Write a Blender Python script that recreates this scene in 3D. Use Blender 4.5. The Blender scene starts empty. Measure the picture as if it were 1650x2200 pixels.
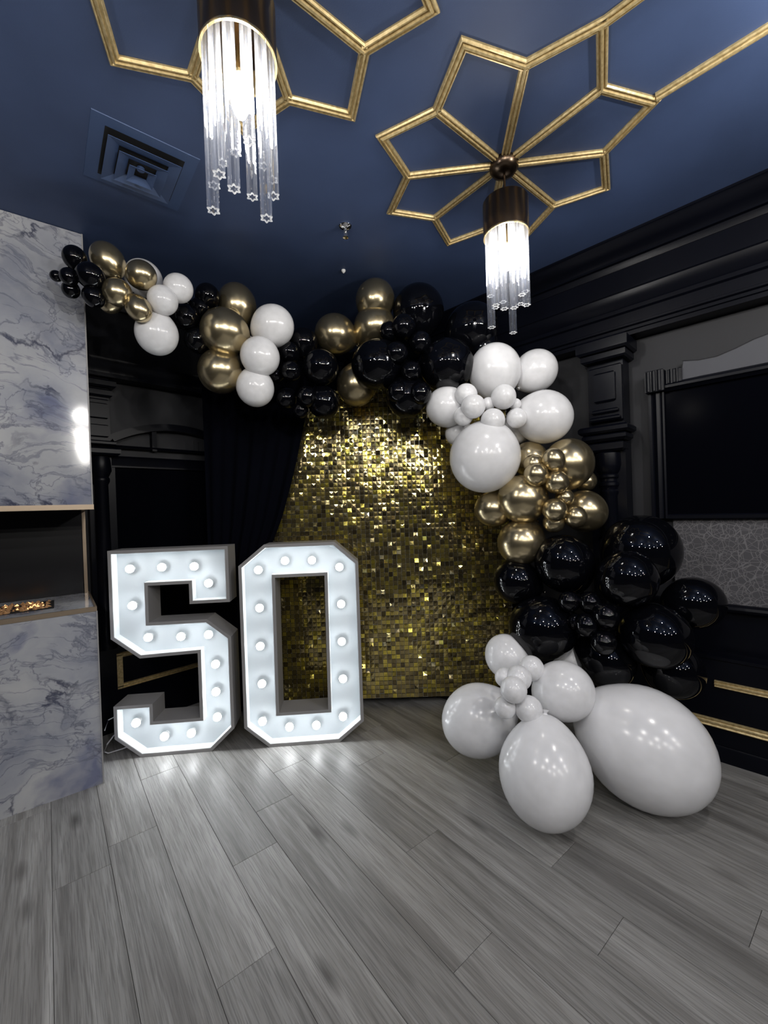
import bpy, math, random
from mathutils import Vector, Matrix
scene = bpy.context.scene
COL = scene.collection
R = math.radians
# ------------------------------------------------------------------ camera
cam = bpy.data.cameras.new('camera')
cam.sensor_fit = 'VERTICAL'; cam.sensor_height = 24.0
cam.lens = 905.0 / 2200.0 * 24.0
cam.clip_start = 0.02
cam_ob = bpy.data.objects.new('camera', cam); COL.objects.link(cam_ob)
_yaw, _pitch, _roll = R(45), R(-0.4), R(-2.0)
_f = Vector((math.sin(_yaw) * math.cos(_pitch), math.cos(_yaw) * math.cos(_pitch), math.sin(_pitch)))
_r = Vector((math.cos(_yaw), -math.sin(_yaw), 0)); _u = _r.cross(_f)
_R = _r * math.cos(_roll) + _u * math.sin(_roll); _U = -_r * math.sin(_roll) + _u * math.cos(_roll)
m = Matrix((( _R.x, _U.x, -_f.x, 0), (_R.y, _U.y, -_f.y, 0), (_R.z, _U.z, -_f.z, 1.40), (0, 0, 0, 1)))
cam_ob.matrix_world = m
scene.camera = cam_ob
# ------------------------------------------------------------------ world, exposure
world = bpy.data.worlds.new('world'); scene.world = world; world.use_nodes = True
bg = world.node_tree.nodes['Background']
bg.inputs[0].default_value = (0.60, 0.66, 0.85, 1); bg.inputs[1].default_value = 0.009
vs = scene.view_settings
vs.view_transform = 'Standard'; vs.look = 'None'; vs.gamma = 1.0; vs.use_curve_mapping = False
vs.exposure = 0.45
try:
    scene.cycles.transparent_max_bounces = 48
    scene.cycles.sample_clamp_indirect = 4.0
except Exception:
    pass
# lamps of the rest of the room: the rows of ceiling pendants that go on behind the camera
PEND_W = 19.0
def room_lamp(x, y, z, w):
    l = bpy.data.lights.new('room_lamp', 'POINT'); l.energy = w; l.shadow_soft_size = 0.028; l.color = (1.0, 0.96, 0.90)
    o = bpy.data.objects.new('room_lamp', l); o.location = (x, y, z); COL.objects.link(o)
for (x, y) in ((1.66, -0.32), (0.24, -0.22), (-0.75, 1.0), (-0.95, -0.2), (1.55, -1.55), (0.14, -1.45), (-1.05, -1.4),
               (1.45, -2.8), (0.05, -2.7), (-1.15, -2.6), (1.4, -4.0), (-0.02, -4.0)):
    room_lamp(x, y, 2.52, PEND_W)

# ------------------------------------------------------------------ materials
def mat(name, color=(0.8, 0.8, 0.8), rough=0.5, metal=0.0, spec=0.5, emit=None, strength=0.0, coat=0.0):
    mt = bpy.data.materials.new(name); mt.use_nodes = True
    b = mt.node_tree.nodes['Principled BSDF']
    b.inputs['Base Color'].default_value = (*color, 1)
    b.inputs['Roughness'].default_value = rough
    b.inputs['Metallic'].default_value = metal
    b.inputs['Specular IOR Level'].default_value = spec
    b.inputs['Coat Weight'].default_value = coat
    if emit:
        b.inputs['Emission Color'].default_value = (*emit, 1); b.inputs['Emission Strength'].default_value = strength
    return mt
class NT:
    def __init__(s, mt): s.t = mt.node_tree; s.b = s.t.nodes['Principled BSDF']
    def n(s, typ, **kw):
        nd = s.t.nodes.new('ShaderNode' + typ)
        for k, v in kw.items():
            if k in nd.inputs: nd.inputs[k].default_value = v
            else: setattr(nd, k, v)
        return nd
    def l(s, a, b): s.t.links.new(a, b)
    def ramp(s, fac, stops):
        r = s.n('ValToRGB'); e = r.color_ramp.elements
        e[0].position, e[0].color = stops[0][0], (*stops[0][1], 1)
        e[1].position, e[1].color = stops[-1][0], (*stops[-1][1], 1)
        for p, c in stops[1:-1]:
            q = e.new(p); q.color = (*c, 1)
        s.l(fac, r.inputs[0]); return r
    def mix(s, fac, a, b, mode='MIX'):
        x = s.n('Mix', data_type='RGBA', blend_type=mode)
        if hasattr(fac, 'is_linked') or not isinstance(fac, (int, float)): s.l(fac, x.inputs[0])
        else: x.inputs[0].default_value = fac
        for v, i in ((a, 6), (b, 7)):
            if isinstance(v, tuple): x.inputs[i].default_value = (*v, 1)
            else: s.l(v, x.inputs[i])
        return x.outputs[2]
    def math(s, op, a, b=None):
        x = s.n('Math', operation=op)
        for v, i in ((a, 0), (b, 1)):
            if v is None: continue
            if isinstance(v, (int, float)): x.inputs[i].default_value = v
            else: s.l(v, x.inputs[i])
        return x.outputs[0]
    def bump(s, h, strength=0.2, dist=0.01):
        b = s.n('Bump', Strength=strength, Distance=dist); s.l(h, b.inputs['Height']); s.l(b.outputs[0], s.b.inputs['Normal'])
def speckle(mt, scale, strength, dist=0.002):
    t = NT(mt); c = t.n('TexCoord'); n = t.n('TexNoise', Scale=scale, Detail=4.0); t.l(c.outputs['Object'], n.inputs['Vector'])
    t.bump(n.outputs[0], strength, dist); return mt

def floor_mat():
    mt = mat('grey_oak_plank', rough=0.42, spec=0.45); t = NT(mt)
    tc = t.n('TexCoord'); oi = t.n('ObjectInfo')
    rnd = t.n('CombineXYZ'); t.l(t.math('MULTIPLY', oi.outputs['Random'], 37.0), rnd.inputs[0]); t.l(t.math('MULTIPLY', oi.outputs['Random'], 91.0), rnd.inputs[1])
    add = t.n('VectorMath', operation='ADD'); t.l(tc.outputs['Object'], add.inputs[0]); t.l(rnd.outputs[0], add.inputs[1])
    def noise(sx, sy, scale, det, dist=0.0):
        mp = t.n('Mapping'); mp.inputs['Scale'].default_value = (sx, sy, 1); t.l(add.outputs[0], mp.inputs[0])
        n = t.n('TexNoise', Scale=scale, Detail=det, Distortion=dist); t.l(mp.outputs[0], n.inputs['Vector']); return n.outputs[0]
    fine = noise(20, 0.55, 12, 8, 0.4)       # pores along the plank
    grain = noise(8, 0.35, 2.6, 6, 0.9)
    broad = noise(5.0, 0.30, 1.6, 4, 0.8)
    mp = t.n('Mapping'); mp.inputs['Scale'].default_value = (1, 0.14, 1); t.l(add.outputs[0], mp.inputs[0])
    wv = t.n('TexWave', wave_type='BANDS', bands_direction='X', Scale=14.0, Distortion=9.0, Detail=3.0); wv.inputs['Detail Scale'].default_value = 1.4
    t.l(mp.outputs[0], wv.inputs['Vector'])
    c1 = t.ramp(grain, [(0.30, (0.165, 0.160, 0.152)), (0.52, (0.262, 0.258, 0.249)), (0.76, (0.37, 0.365, 0.355))]).outputs[0]
    c2 = t.mix(t.math('MULTIPLY', t.ramp(fine, [(0.42, (1, 1, 1)), (0.53, (0, 0, 0))]).outputs[0], 0.5), c1, (0.10, 0.095, 0.09))
    c3 = t.mix(t.math('MULTIPLY', wv.outputs['Fac'], 0.22), c2, (0.33, 0.315, 0.295))
    c4 = t.mix(t.math('MULTIPLY', t.ramp(broad, [(0.34, (1, 1, 1)), (0.48, (0, 0, 0))]).outputs[0], 0.45), c3, (0.072, 0.066, 0.062))
    mk = t.n('Mapping'); mk.inputs['Scale'].default_value = (6.0, 2.0, 1); t.l(add.outputs[0], mk.inputs[0])
    vo = t.n('TexVoronoi', Scale=1.0); t.l(mk.outputs[0], vo.inputs['Vector'])
    knot = t.ramp(vo.outputs['Distance'], [(0.03, (1, 1, 1)), (0.18, (0, 0, 0))]).outputs[0]
    c5 = t.mix(t.math('MULTIPLY', knot, 0.75), c4, (0.035, 0.030, 0.027))
    val = t.n('HueSaturation'); t.l(c5, val.inputs['Color']); t.l(t.math('ADD', 0.80, t.math('MULTIPLY', oi.outputs['Random'], 0.40)), val.inputs['Value'])
    t.l(val.outputs[0], t.b.inputs['Base Color'])
    t.l(t.math('ADD', 0.30, t.math('MULTIPLY', fine, 0.22)), t.b.inputs['Roughness'])
    t.bump(t.math('ADD', fine, t.math('MULTIPLY', wv.outputs['Fac'], 0.5)), 0.28, 0.002)
    return mt
def marble_mat():
    mt = mat('veined_marble', rough=0.09, spec=0.5); t = NT(mt); tc = t.n('TexCoord')
    mp = t.n('Mapping'); t.l(tc.outputs['Object'], mp.inputs[0]); mp.inputs['Rotation'].default_value = (0, R(-12), 0)
    n0 = t.n('TexNoise', Scale=2.2, Detail=6.0); t.l(mp.outputs[0], n0.inputs['Vector'])
    sub = t.n('VectorMath', operation='MULTIPLY_ADD'); t.l(n0.outputs['Color'], sub.inputs[0]); sub.inputs[1].default_value = (0.55, 0.55, 0.35); t.l(mp.outputs[0], sub.inputs[2])
    def vein(scale, lo, hi, sc=(1, 1, 1)):
        m2 = t.n('Mapping'); m2.inputs['Scale'].default_value = sc; t.l(sub.outputs[0], m2.inputs[0])
        n = t.n('TexNoise', Scale=scale, Detail=9.0, Roughness=0.55); t.l(m2.outputs[0], n.inputs['Vector'])
        a = t.math('ABSOLUTE', t.math('SUBTRACT', n.outputs[0], 0.5))
        return t.ramp(a, [(lo, (1, 1, 1)), (hi, (0, 0, 0))]).outputs[0]
    base_n = t.n('TexNoise', Scale=3.0, Detail=5.0); t.l(sub.outputs[0], base_n.inputs['Vector'])
    base = t.ramp(base_n.outputs[0], [(0.3, (0.20, 0.215, 0.27)), (0.5, (0.345, 0.355, 0.385)), (0.75, (0.47, 0.47, 0.47))]).outputs[0]
    patch_n = t.n('TexNoise', Scale=2.1, Detail=4.0); t.l(sub.outputs[0], patch_n.inputs['Vector'])
    patch = t.ramp(patch_n.outputs[0], [(0.57, (0, 0, 0)), (0.68, (1, 1, 1))]).outputs[0]
    c = t.mix(t.math('MULTIPLY', patch, 0.8), base, (0.085, 0.10, 0.20))
    streak = vein(1.6, 0.002, 0.020, (0.9, 1, 7.0))
    c = t.mix(t.math('MULTIPLY', streak, 0.55), c, (0.11, 0.12, 0.17))
    v1 = vein(1.5, 0.002, 0.016); v2 = vein(3.4, 0.0, 0.012)
    brk = t.n('TexNoise', Scale=3.0, Detail=2.0); t.l(mp.outputs[0], brk.inputs['Vector'])
    bm = t.ramp(brk.outputs[0], [(0.45, (0, 0, 0)), (0.58, (1, 1, 1))]).outputs[0]
    c = t.mix(t.math('MULTIPLY', t.math('MULTIPLY', v1, bm), 0.9), c, (0.035, 0.040, 0.075))
    c = t.mix(t.math('MULTIPLY', v2, 0.6), c, (0.08, 0.085, 0.13))
    t.l(c, t.b.inputs['Base Color'])
    w = t.n('TexNoise', Scale=9.0, Detail=2.0); t.l(tc.outputs['Object'], w.inputs['Vector']); t.bump(w.outputs[0], 0.035, 0.01)
    return mt
def wallpaper_mat():
    mt = mat('geometric_wallpaper', rough=0.7, spec=0.2); t = NT(mt); tc = t.n('TexCoord')
    c = None
    for i, sc in enumerate((17.0, 22.0, 27.0)):
        mp = t.n('Mapping'); mp.inputs['Location'].default_value = (i * 3.1, i * 1.7, i * 5.0); mp.inputs['Rotation'].default_value = (R(35 * i), 0, 0)
        t.l(tc.outputs['Object'], mp.inputs[0])
        v = t.n('TexVoronoi', feature='DISTANCE_TO_EDGE', Scale=sc, Randomness=1.0); t.l(mp.outputs[0], v.inputs['Vector'])
        r = t.ramp(v.outputs['Distance'], [(0.012, (1, 1, 1)), (0.028, (0, 0, 0))]).outputs[0]
        c = r if c is None else t.mix(1.0, c, r, 'LIGHTEN')
    t.l(t.mix(c, (0.075, 0.073, 0.080), (0.155, 0.151, 0.158)), t.b.inputs['Base Color'])
    return mt
def wall_paint(name, color, rough, sc=60, st=0.12, spec=0.4):
    mt = mat(name, color, rough, spec=spec); t = NT(mt); tc = t.n('TexCoord')
    n = t.n('TexNoise', Scale=3.0, Detail=3.0); t.l(tc.outputs['Object'], n.inputs['Vector'])
    t.l(t.ramp(n.outputs[0], [(0.3, tuple(v * 0.9 for v in color)), (0.7, tuple(min(1, v * 1.1) for v in color))]).outputs[0], t.b.inputs['Base Color'])
    n2 = t.n('TexNoise', Scale=sc, Detail=3.0); t.l(tc.outputs['Object'], n2.inputs['Vector']); t.bump(n2.outputs[0], st, 0.003)
    return mt
def gold_trim_mat():
    mt = mat('antique_gold', rough=0.38, metal=0.55); t = NT(mt); tc = t.n('TexCoord')
    n = t.n('TexNoise', Scale=70.0, Detail=4.0); t.l(tc.outputs['Object'], n.inputs['Vector'])
    t.l(t.ramp(n.outputs[0], [(0.3, (0.42, 0.31, 0.14)), (0.7, (0.70, 0.56, 0.30))]).outputs[0], t.b.inputs['Base Color'])
    return mt
def latex(name, color, rough, metal=0.0, spec=0.5, coat=0.0):
    mt = mat(name, color, rough, metal, spec, coat=coat); t = NT(mt); tc = t.n('TexCoord')
    n = t.n('TexNoise', Scale=2.5, Detail=2.0); t.l(tc.outputs['Object'], n.inputs['Vector'])
    t.l(t.ramp(n.outputs[0], [(0.3, tuple(v * 0.93 for v in color)), (0.7, tuple(min(1, v * 1.05) for v in color))]).outputs[0], t.b.inputs['Base Color'])
    return mt
def glass_mat():
    mt = bpy.data.materials.new('clear_rod_glass'); mt.use_nodes = True; nt = mt.node_tree; nt.nodes.clear()
    out = nt.nodes.new('ShaderNodeOutputMaterial'); tr = nt.nodes.new('ShaderNodeBsdfTransparent'); gl = nt.nodes.new('ShaderNodeBsdfGlossy')
    df = nt.nodes.new('ShaderNodeBsdfTranslucent'); df.inputs[0].default_value = (0.9, 0.93, 1.0, 1)
    gl.inputs['Roughness'].default_value = 0.03; tr.inputs[0].default_value = (0.95, 0.96, 0.98, 1)
    lw = nt.nodes.new('ShaderNodeLayerWeight'); lw.inputs[0].default_value = 0.35
    m1 = nt.nodes.new('ShaderNodeMixShader'); m2 = nt.nodes.new('ShaderNodeMixShader'); m1.inputs[0].default_value = 0.085
    nt.links.new(tr.outputs[0], m1.inputs[1]); nt.links.new(df.outputs[0], m1.inputs[2])
    nt.links.new(lw.outputs['Facing'], m2.inputs[0]); nt.links.new(m1.outputs[0], m2.inputs[1]); nt.links.new(gl.outputs[0], m2.inputs[2])
    nt.links.new(m2.outputs[0], out.inputs[0]); return mt
def sequin_mat():
    mt = mat('gold_foil', (0.80, 0.60, 0.10), 0.1, 0.88); t = NT(mt); tc = t.n('TexCoord')
    n = t.n('TexNoise', Scale=9.0, Detail=3.0); t.l(tc.outputs['Object'], n.inputs['Vector'])
    g = t.n('NewGeometry'); oi = t.n('ObjectInfo')
    rnd = t.math('FRACT', t.math('ADD', g.outputs['Random Per Island'], oi.outputs['Random']))
    t.l(t.ramp(rnd, [(0.0, (0.18, 0.14, 0.07)), (0.40, (0.44, 0.355, 0.16)), (0.72, (0.66, 0.52, 0.15)), (1.0, (0.92, 0.75, 0.12))]).outputs[0], t.b.inputs['Base Color'])  # slight foil tone variation, widened to stand in for each tile's reflection
    t.l(t.math('ADD', 0.045, t.math('MULTIPLY', t.math('FRACT', t.math('MULTIPLY', rnd, 7.3)), 0.12)), t.b.inputs['Roughness'])
    return mt

M = dict(
    floor=floor_mat(), marble=marble_mat(), paper=wallpaper_mat(), gold_trim=gold_trim_mat(), glass=glass_mat(), sequin=sequin_mat(),
    sub=wall_paint('dark_joint', (0.02, 0.018, 0.016), 0.8),
    ceiling=wall_paint('navy_ceiling_paint', (0.046, 0.073, 0.158), 0.55, 220, 0.10),
    navy=wall_paint('black_navy_gloss_paint', (0.0022, 0.0027, 0.0056), 0.33, 30, 0.05, 0.16),
    infill=wall_paint('slate_grey_wall_paint', (0.016, 0.0165, 0.020), 0.6, 120, 0.08),
    board=wall_paint('lit_grey_board', (0.060, 0.062, 0.074), 0.55, 120, 0.08),  # wall grey made lighter: the light on the board is in its colour
    mirror=mat('smoked_mirror', (0.0016, 0.0018, 0.0034), 0.16, 0.0, 0.004),
    bronze=speckle(mat('champagne_bronze_trim', (0.38, 0.30, 0.22), 0.35, 0.8), 200, 0.05),
    dark_bronze=speckle(mat('brushed_dark_bronze', (0.13, 0.094, 0.066), 0.28, 1.0), 150, 0.05),
    pale_gold=mat('polished_pale_gold', (0.85, 0.66, 0.34), 0.18, 1.0),
    black=latex('black_latex', (0.0018, 0.0020, 0.0032), 0.022, 0.0, 0.38),
    white=latex('white_latex', (0.80, 0.80, 0.815), 0.19, 0.0, 0.5),
    gold=latex('chrome_gold_latex', (0.56, 0.47, 0.295), 0.235, 0.94),
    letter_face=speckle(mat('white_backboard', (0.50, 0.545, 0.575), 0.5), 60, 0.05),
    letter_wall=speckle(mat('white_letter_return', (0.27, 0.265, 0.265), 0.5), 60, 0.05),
    bulb=mat('lit_white_bulb', (0.9, 0.9, 0.9), 0.3, emit=(0.96, 0.985, 1.0), strength=31.0),
    lining=mat('white_lining', (0.74, 0.78, 0.80), 0.5),
    socket=mat('white_socket', (0.7, 0.7, 0.7), 0.4),
    lamp=mat('lit_pendant_bulb', (0.9, 0.9, 0.9), 0.3, emit=(1.0, 0.96, 0.90), strength=190.0),
    drape=wall_paint('black_velour', (0.0020, 0.0024, 0.0052), 0.95, 300, 0.2, 0.04),
    grid=mat('clear_plastic_grid', (0.50, 0.48, 0.42), 0.18, 0.0, 0.8),
    backing=mat('dark_backdrop_board', (0.012, 0.010, 0.007), 0.6),
    chrome=mat('chrome', (0.8, 0.8, 0.8), 0.12, 1.0),
    cable=mat('white_cable', (0.6, 0.6, 0.62), 0.4),
    dark_line=mat('dark_edge_line', (0.03, 0.03, 0.035), 0.5),
    vent=speckle(mat('navy_vent_paint', (0.045, 0.080, 0.180), 0.5), 150, 0.08),
    void=mat('dark_duct', (0.003, 0.003, 0.004), 0.8),
    firebox=mat('black_firebox', (0.006, 0.006, 0.008), 0.25),
    crystal=speckle(mat('amber_fire_glass', (0.40, 0.22, 0.10), 0.12, 0.0, 0.8), 40, 0.3),
    glint=mat('fire_glass_glint', (0.5, 0.25, 0.1), 0.4, emit=(1.0, 0.52, 0.20), strength=1.6),  # warm light glints in the fire glass, made as emissive chips
    smoke_white=mat('white_plastic', (0.75, 0.75, 0.75), 0.35),
)
# ------------------------------------------------------------------ geometry helpers
class MB:
    def __init__(s): s.v = []; s.f = []
    def add(s, vs, fs):
        o = len(s.v); s.v += [tuple(p) for p in vs]; s.f += [tuple(i + o for i in f) for f in fs]; return s
    def box(s, c, d, rz=0.0, ch=0.0):
        cx, cy, cz = c; hx, hy, hz = d[0] / 2, d[1] / 2, d[2] / 2
        ca, sa = math.cos(rz), math.sin(rz)
        def T(x, y, z): return (cx + x * ca - y * sa, cy + x * sa + y * ca, cz + z)
        if ch <= 0:
            vs = [T(sx * hx, sy * hy, sz * hz) for sz in (-1, 1) for sx, sy in ((-1, -1), (1, -1), (1, 1), (-1, 1))]
            return s.add(vs, [(3, 2, 1, 0), (4, 5, 6, 7), (0, 1, 5, 4), (1, 2, 6, 5), (2, 3, 7, 6), (3, 0, 4, 7)])
        rings = []
        for z, k in ((-hz, ch), (-hz + ch, 0), (hz - ch, 0), (hz, ch)):
            a, b = hx - k, hy - k
            rings.append([T(x, y, z) for x, y in ((-a, -b), (a, -b), (a, b), (-a, b))])
        return s.loft(rings, True)
    def loft(s, rings, caps=False, closed=True):
        n = len(rings[0]); vs = [p for r in rings for p in r]; fs = []
        for i in range(len(rings) - 1):
            for j in range(n if closed else n - 1):
                k = (j + 1) % n; fs.append((i * n + j, i * n + k, (i + 1) * n + k, (i + 1) * n + j))
        if caps:
            fs.append(tuple(reversed(range(n)))); fs.append(tuple((len(rings) - 1) * n + j for j in range(n)))
        return s.add(vs, fs)
    def lathe(s, prof, c=(0, 0, 0), seg=24, caps=True):
        rings = [[(c[0] + r * math.cos(2 * math.pi * j / seg), c[1] + r * math.sin(2 * math.pi * j / seg), c[2] + z) for j in range(seg)] for r, z in prof]
        return s.loft(rings, caps)
    def tube(s, pts, r, seg=8):
        pts = [Vector(p) for p in pts]; rings = []
        for i, p in enumerate(pts):
            d = (pts[min(i + 1, len(pts) - 1)] - pts[max(i - 1, 0)]).normalized()
            a = d.cross(Vector((0, 0, 1)) if abs(d.z) < 0.9 else Vector((1, 0, 0))).normalized(); b = d.cross(a)
            rings.append([tuple(p + a * (r * math.cos(2 * math.pi * j / seg)) + b * (r * math.sin(2 * math.pi * j / seg))) for j in range(seg)])
        return s.loft(rings, True)
    def sweep(s, prof, a, b):      # extrude a closed list of 3-D points from offset a to offset b
        return s.loft([[tuple(Vector(p) + Vector(a)) for p in prof], [tuple(Vector(p) + Vector(b)) for p in prof]], True)
    def mesh(s, name, mt, smooth=False):
        me = bpy.data.meshes.new(name); me.from_pydata(s.v, [], s.f); me.validate()
        if mt: me.materials.append(mt)
        import bmesh
        bm = bmesh.new(); bm.from_mesh(me); bmesh.ops.recalc_face_normals(bm, faces=bm.faces)
        bm.to_mesh(me); bm.free()
        if smooth:
            me.polygons.foreach_set('use_smooth', [True] * len(me.polygons))
            me.set_sharp_from_angle(angle=R(38))
        me.update(); return me
    def obj(s, name, mt, parent=None, smooth=False, loc=None, rot=None):
        o = bpy.data.objects.new(name, s.mesh(name, mt, smooth)); COL.objects.link(o)
        if parent: o.parent = parent
        if loc: o.location = loc
        if rot: o.rotation_euler = rot
        return o
def tag(o, label, cat, group=None):
    o['label'] = label; o['category'] = cat
    if group: o['group'] = group
    return o
def thing(name, label, cat, loc=(0, 0, 0), rz=0.0, group=None):
    o = bpy.data.objects.new(name, None); COL.objects.link(o); o.location = loc; o.rotation_euler = (0, 0, rz); o.empty_display_size = 0.05
    return tag(o, label, cat, group)
def struct(o): o['kind'] = 'structure'; return o
def dup_obj(o, parent=None):
    c = o.copy(); COL.objects.link(c)
    if parent: c.parent = parent
    return c
rng = random.Random(5)
XR, YB, ZC = 2.92, 3.30, 2.90          # right wall, back wall, ceiling

# ------------------------------------------------------------------ floor: slab and every plank
floor = struct(MB().box((-0.04, -0.85, -0.056), (5.92, 8.3, 0.1)).obj('floor', M['sub']))
TH = R(6.3); W_P, L_P = 0.1875, 1.285
ROW0 = {0: 2.05, 1: 2.16, 2: 2.587, 3: 1.707, 4: 1.94, 5: 2.165, 6: 1.304, 7: 1.91, 8: 0.885, 9: 1.62, 10: 2.3, 11: 1.1, 12: 1.9, -1: 1.35, -2: 2.4, -3: 1.8, -4: 1.1}
def clip(poly, n, c):              # keep the side n . p <= c
    out = []
    for i, p in enumerate(poly):
        q = poly[(i + 1) % len(poly)]; dp = n[0] * p[0] + n[1] * p[1] - c; dq = n[0] * q[0] + n[1] * q[1] - c
        if dp <= 0: out.append(p)
        if (dp < 0 < dq) or (dq < 0 < dp):
            t = dp / (dp - dq); out.append((p[0] + (q[0] - p[0]) * t, p[1] + (q[1] - p[1]) * t))
    return out
ct, st = math.cos(TH), math.sin(TH)
plank_meshes = {}
def uv2w(u, v): return (u * ct + v * st, -u * st + v * ct)
for k in range(-5, 17):
    off = ROW0.get(k, rng.uniform(0, L_P))
    for j in range(-3, 4):
        u0, v0 = -0.028 + W_P * k, off + L_P * j
        g = 0.0007
        cu, cv = u0 + W_P / 2, v0 + L_P / 2
        poly = [uv2w(u0 + g, v0 + g), uv2w(u0 + W_P - g, v0 + g), uv2w(u0 + W_P - g, v0 + L_P - g), uv2w(u0 + g, v0 + L_P - g)]
        cp = poly
        for n, c in (((1, 0), XR - 0.005), ((0, 1), YB - 0.005), ((-1, 0), 1.6), ((0, -1), 1.2)): cp = clip(cp, n, c) if cp else cp
        if len(cp) < 3: continue
        wc = uv2w(cu, cv)
        whole = len(cp) == 4 and all(abs(a[0] - b[0]) + abs(a[1] - b[1]) < 1e-6 for a, b in zip(cp, poly))
        key = 'whole' if whole else (k, j)
        if key not in plank_meshes:
            loc = [((x - wc[0]) * ct - (y - wc[1]) * st, (x - wc[0]) * st + (y - wc[1]) * ct) for x, y in cp]
            mx = sum(p[0] for p in loc) / len(loc); my = sum(p[1] for p in loc) / len(loc)
            def inset(p, e): 
                dx, dy = mx - p[0], my - p[1]; return (p[0] + math.copysign(min(e, abs(dx)), dx), p[1] + math.copysign(min(e, abs(dy)), dy))
            mb = MB().loft([[(x, y, -0.008) for x, y in loc], [(x, y, -0.0008) for x, y in loc], [(*inset(p, 0.0009), 0.0) for p in loc]], True)
            plank_meshes[key] = mb.mesh('plank', M['floor'])
        o = bpy.data.objects.new('plank', plank_meshes[key]); COL.objects.link(o)
        o.parent = floor; o.location = (wc[0], wc[1], 0.0); o.rotation_euler = (0, 0, -TH)

# ------------------------------------------------------------------ ceiling
ceiling = struct(MB().box((-0.04, -0.85, ZC + 0.05), (5.92, 8.3, 0.1)).obj('ceiling', M['ceiling']))
# gold moulding rosettes
def strip(p, q, w=0.036, parent=None, origin=(0, 0), prev=None, nxt=None):
    p = Vector((p[0] - origin[0], p[1] - origin[1], 0)); q = Vector((q[0] - origin[0], q[1] - origin[1], 0)); d = (q - p).normalized(); n = Vector((-d.y, d.x, 0))
    prof = [(-.5, 0), (-.5, -.007), (-.40, -.012), (-.30, -.012), (-.24, -.007), (-.16, -.007), (-.08, -.016), (.08, -.018), (.16, -.008), (.24, -.008), (.30, -.013), (.40, -.013), (.5, -.006), (.5, 0)]
    pts = [n * (a * w) + Vector((0, 0, b)) for a, b in prof]
    def end(c, other):
        if other is None: return [tuple(a + c) for a in pts]
        mn = (d + other).normalized()
        return [tuple(a + c - d * (Vector((a.x, a.y, 0)).dot(mn) / d.dot(mn))) for a in pts]
    return MB().loft([end(p, prev), end(q, nxt)], True).obj('moulding_strip', M['gold_trim'], parent)
def rosette(cx, cy, label, canopy_r):
    t = thing('ceiling_rosette', label, 'moulding', (cx, cy, ZC))
    rin, rout, rot = 0.421, 0.558, R(173.9)
    S = [(rin * math.cos(rot + k * math.pi / 4), rin * math.sin(rot + k * math.pi / 4)) for k in range(8)]
    P = [(rout * math.cos(rot + (k + .5) * math.pi / 4), rout * math.sin(rot + (k + .5) * math.pi / 4)) for k in range(8)]
    for k in range(8):
        a = rot + k * math.pi / 4
        strip((0.03 * math.cos(a), 0.03 * math.sin(a)), S[k], parent=t)
        Sv = [Vector((*c, 0)) for c in S]; Pv = [Vector((*c, 0)) for c in P]; k1 = (k + 1) % 8
        d0 = (Sv[k] - Pv[k - 1]).normalized(); d1 = (Pv[k] - Sv[k]).normalized(); d2 = (Sv[k1] - Pv[k]).normalized(); d3 = (Pv[k1] - Sv[k1]).normalized()
        strip(S[k], P[k], parent=t, prev=d0, nxt=d2); strip(P[k], S[k1], parent=t, prev=d1, nxt=d3)
    return t
rosette(1.727, 0.909, 'gold moulding star on the navy ceiling above the smaller farther pendant', 0.06)
rosette(0.552, 1.030, 'gold moulding star on the navy ceiling above the large near pendant', 0.06)
link = thing('ceiling_moulding', 'two straight gold mouldings running off to the right from the farther ceiling star', 'moulding', (1.66, 0.36, ZC))
strip((1.461, 0.430), (1.49, -0.30), parent=link, origin=(1.66, 0.36)); strip((1.869, 0.361), (1.863, -0.40), parent=link, origin=(1.66, 0.36))

# pendants
def rod_mesh(length):
    n = 24; mb = MB(); rings = []
    def ring(sc, z): return [((0.0132 + 0.0034 * math.cos(6 * 2 * math.pi * j / n)) * sc * math.cos(2 * math.pi * j / n), (0.0132 + 0.0034 * math.cos(6 * 2 * math.pi * j / n)) * sc * math.sin(2 * math.pi * j / n), z) for j in range(n)]
    mb.loft([ring(1, 0), ring(1, -length)])
    return mb
def rod_rim(length):
    n = 24
    def ring(sc, z): return [((0.0132 + 0.0034 * math.cos(6 * 2 * math.pi * j / n)) * sc * math.cos(2 * math.pi * j / n), (0.0132 + 0.0034 * math.cos(6 * 2 * math.pi * j / n)) * sc * math.sin(2 * math.pi * j / n), z) for j in range(n)]
    return MB().loft([ring(1.02, -length + .003), ring(1.03, -length), ring(0.78, -length), ring(0.78, -length + .003), ring(1.02, -length + .003)])
M['rim'] = mat('lit_rod_edge', (0.95, 0.96, 1.0), 0.25)
_nt = M['rim'].node_tree; _tl = _nt.nodes.new('ShaderNodeBsdfTranslucent'); _tl.inputs[0].default_value = (1, 1, 1, 1)
_nt.links.new(_tl.outputs[0], _nt.nodes['Material Output'].inputs[0])
LAT = Vector((0.7071, -0.7071, 0)); NEAR = Vector((-0.7071, -0.7071, 0))
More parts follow.
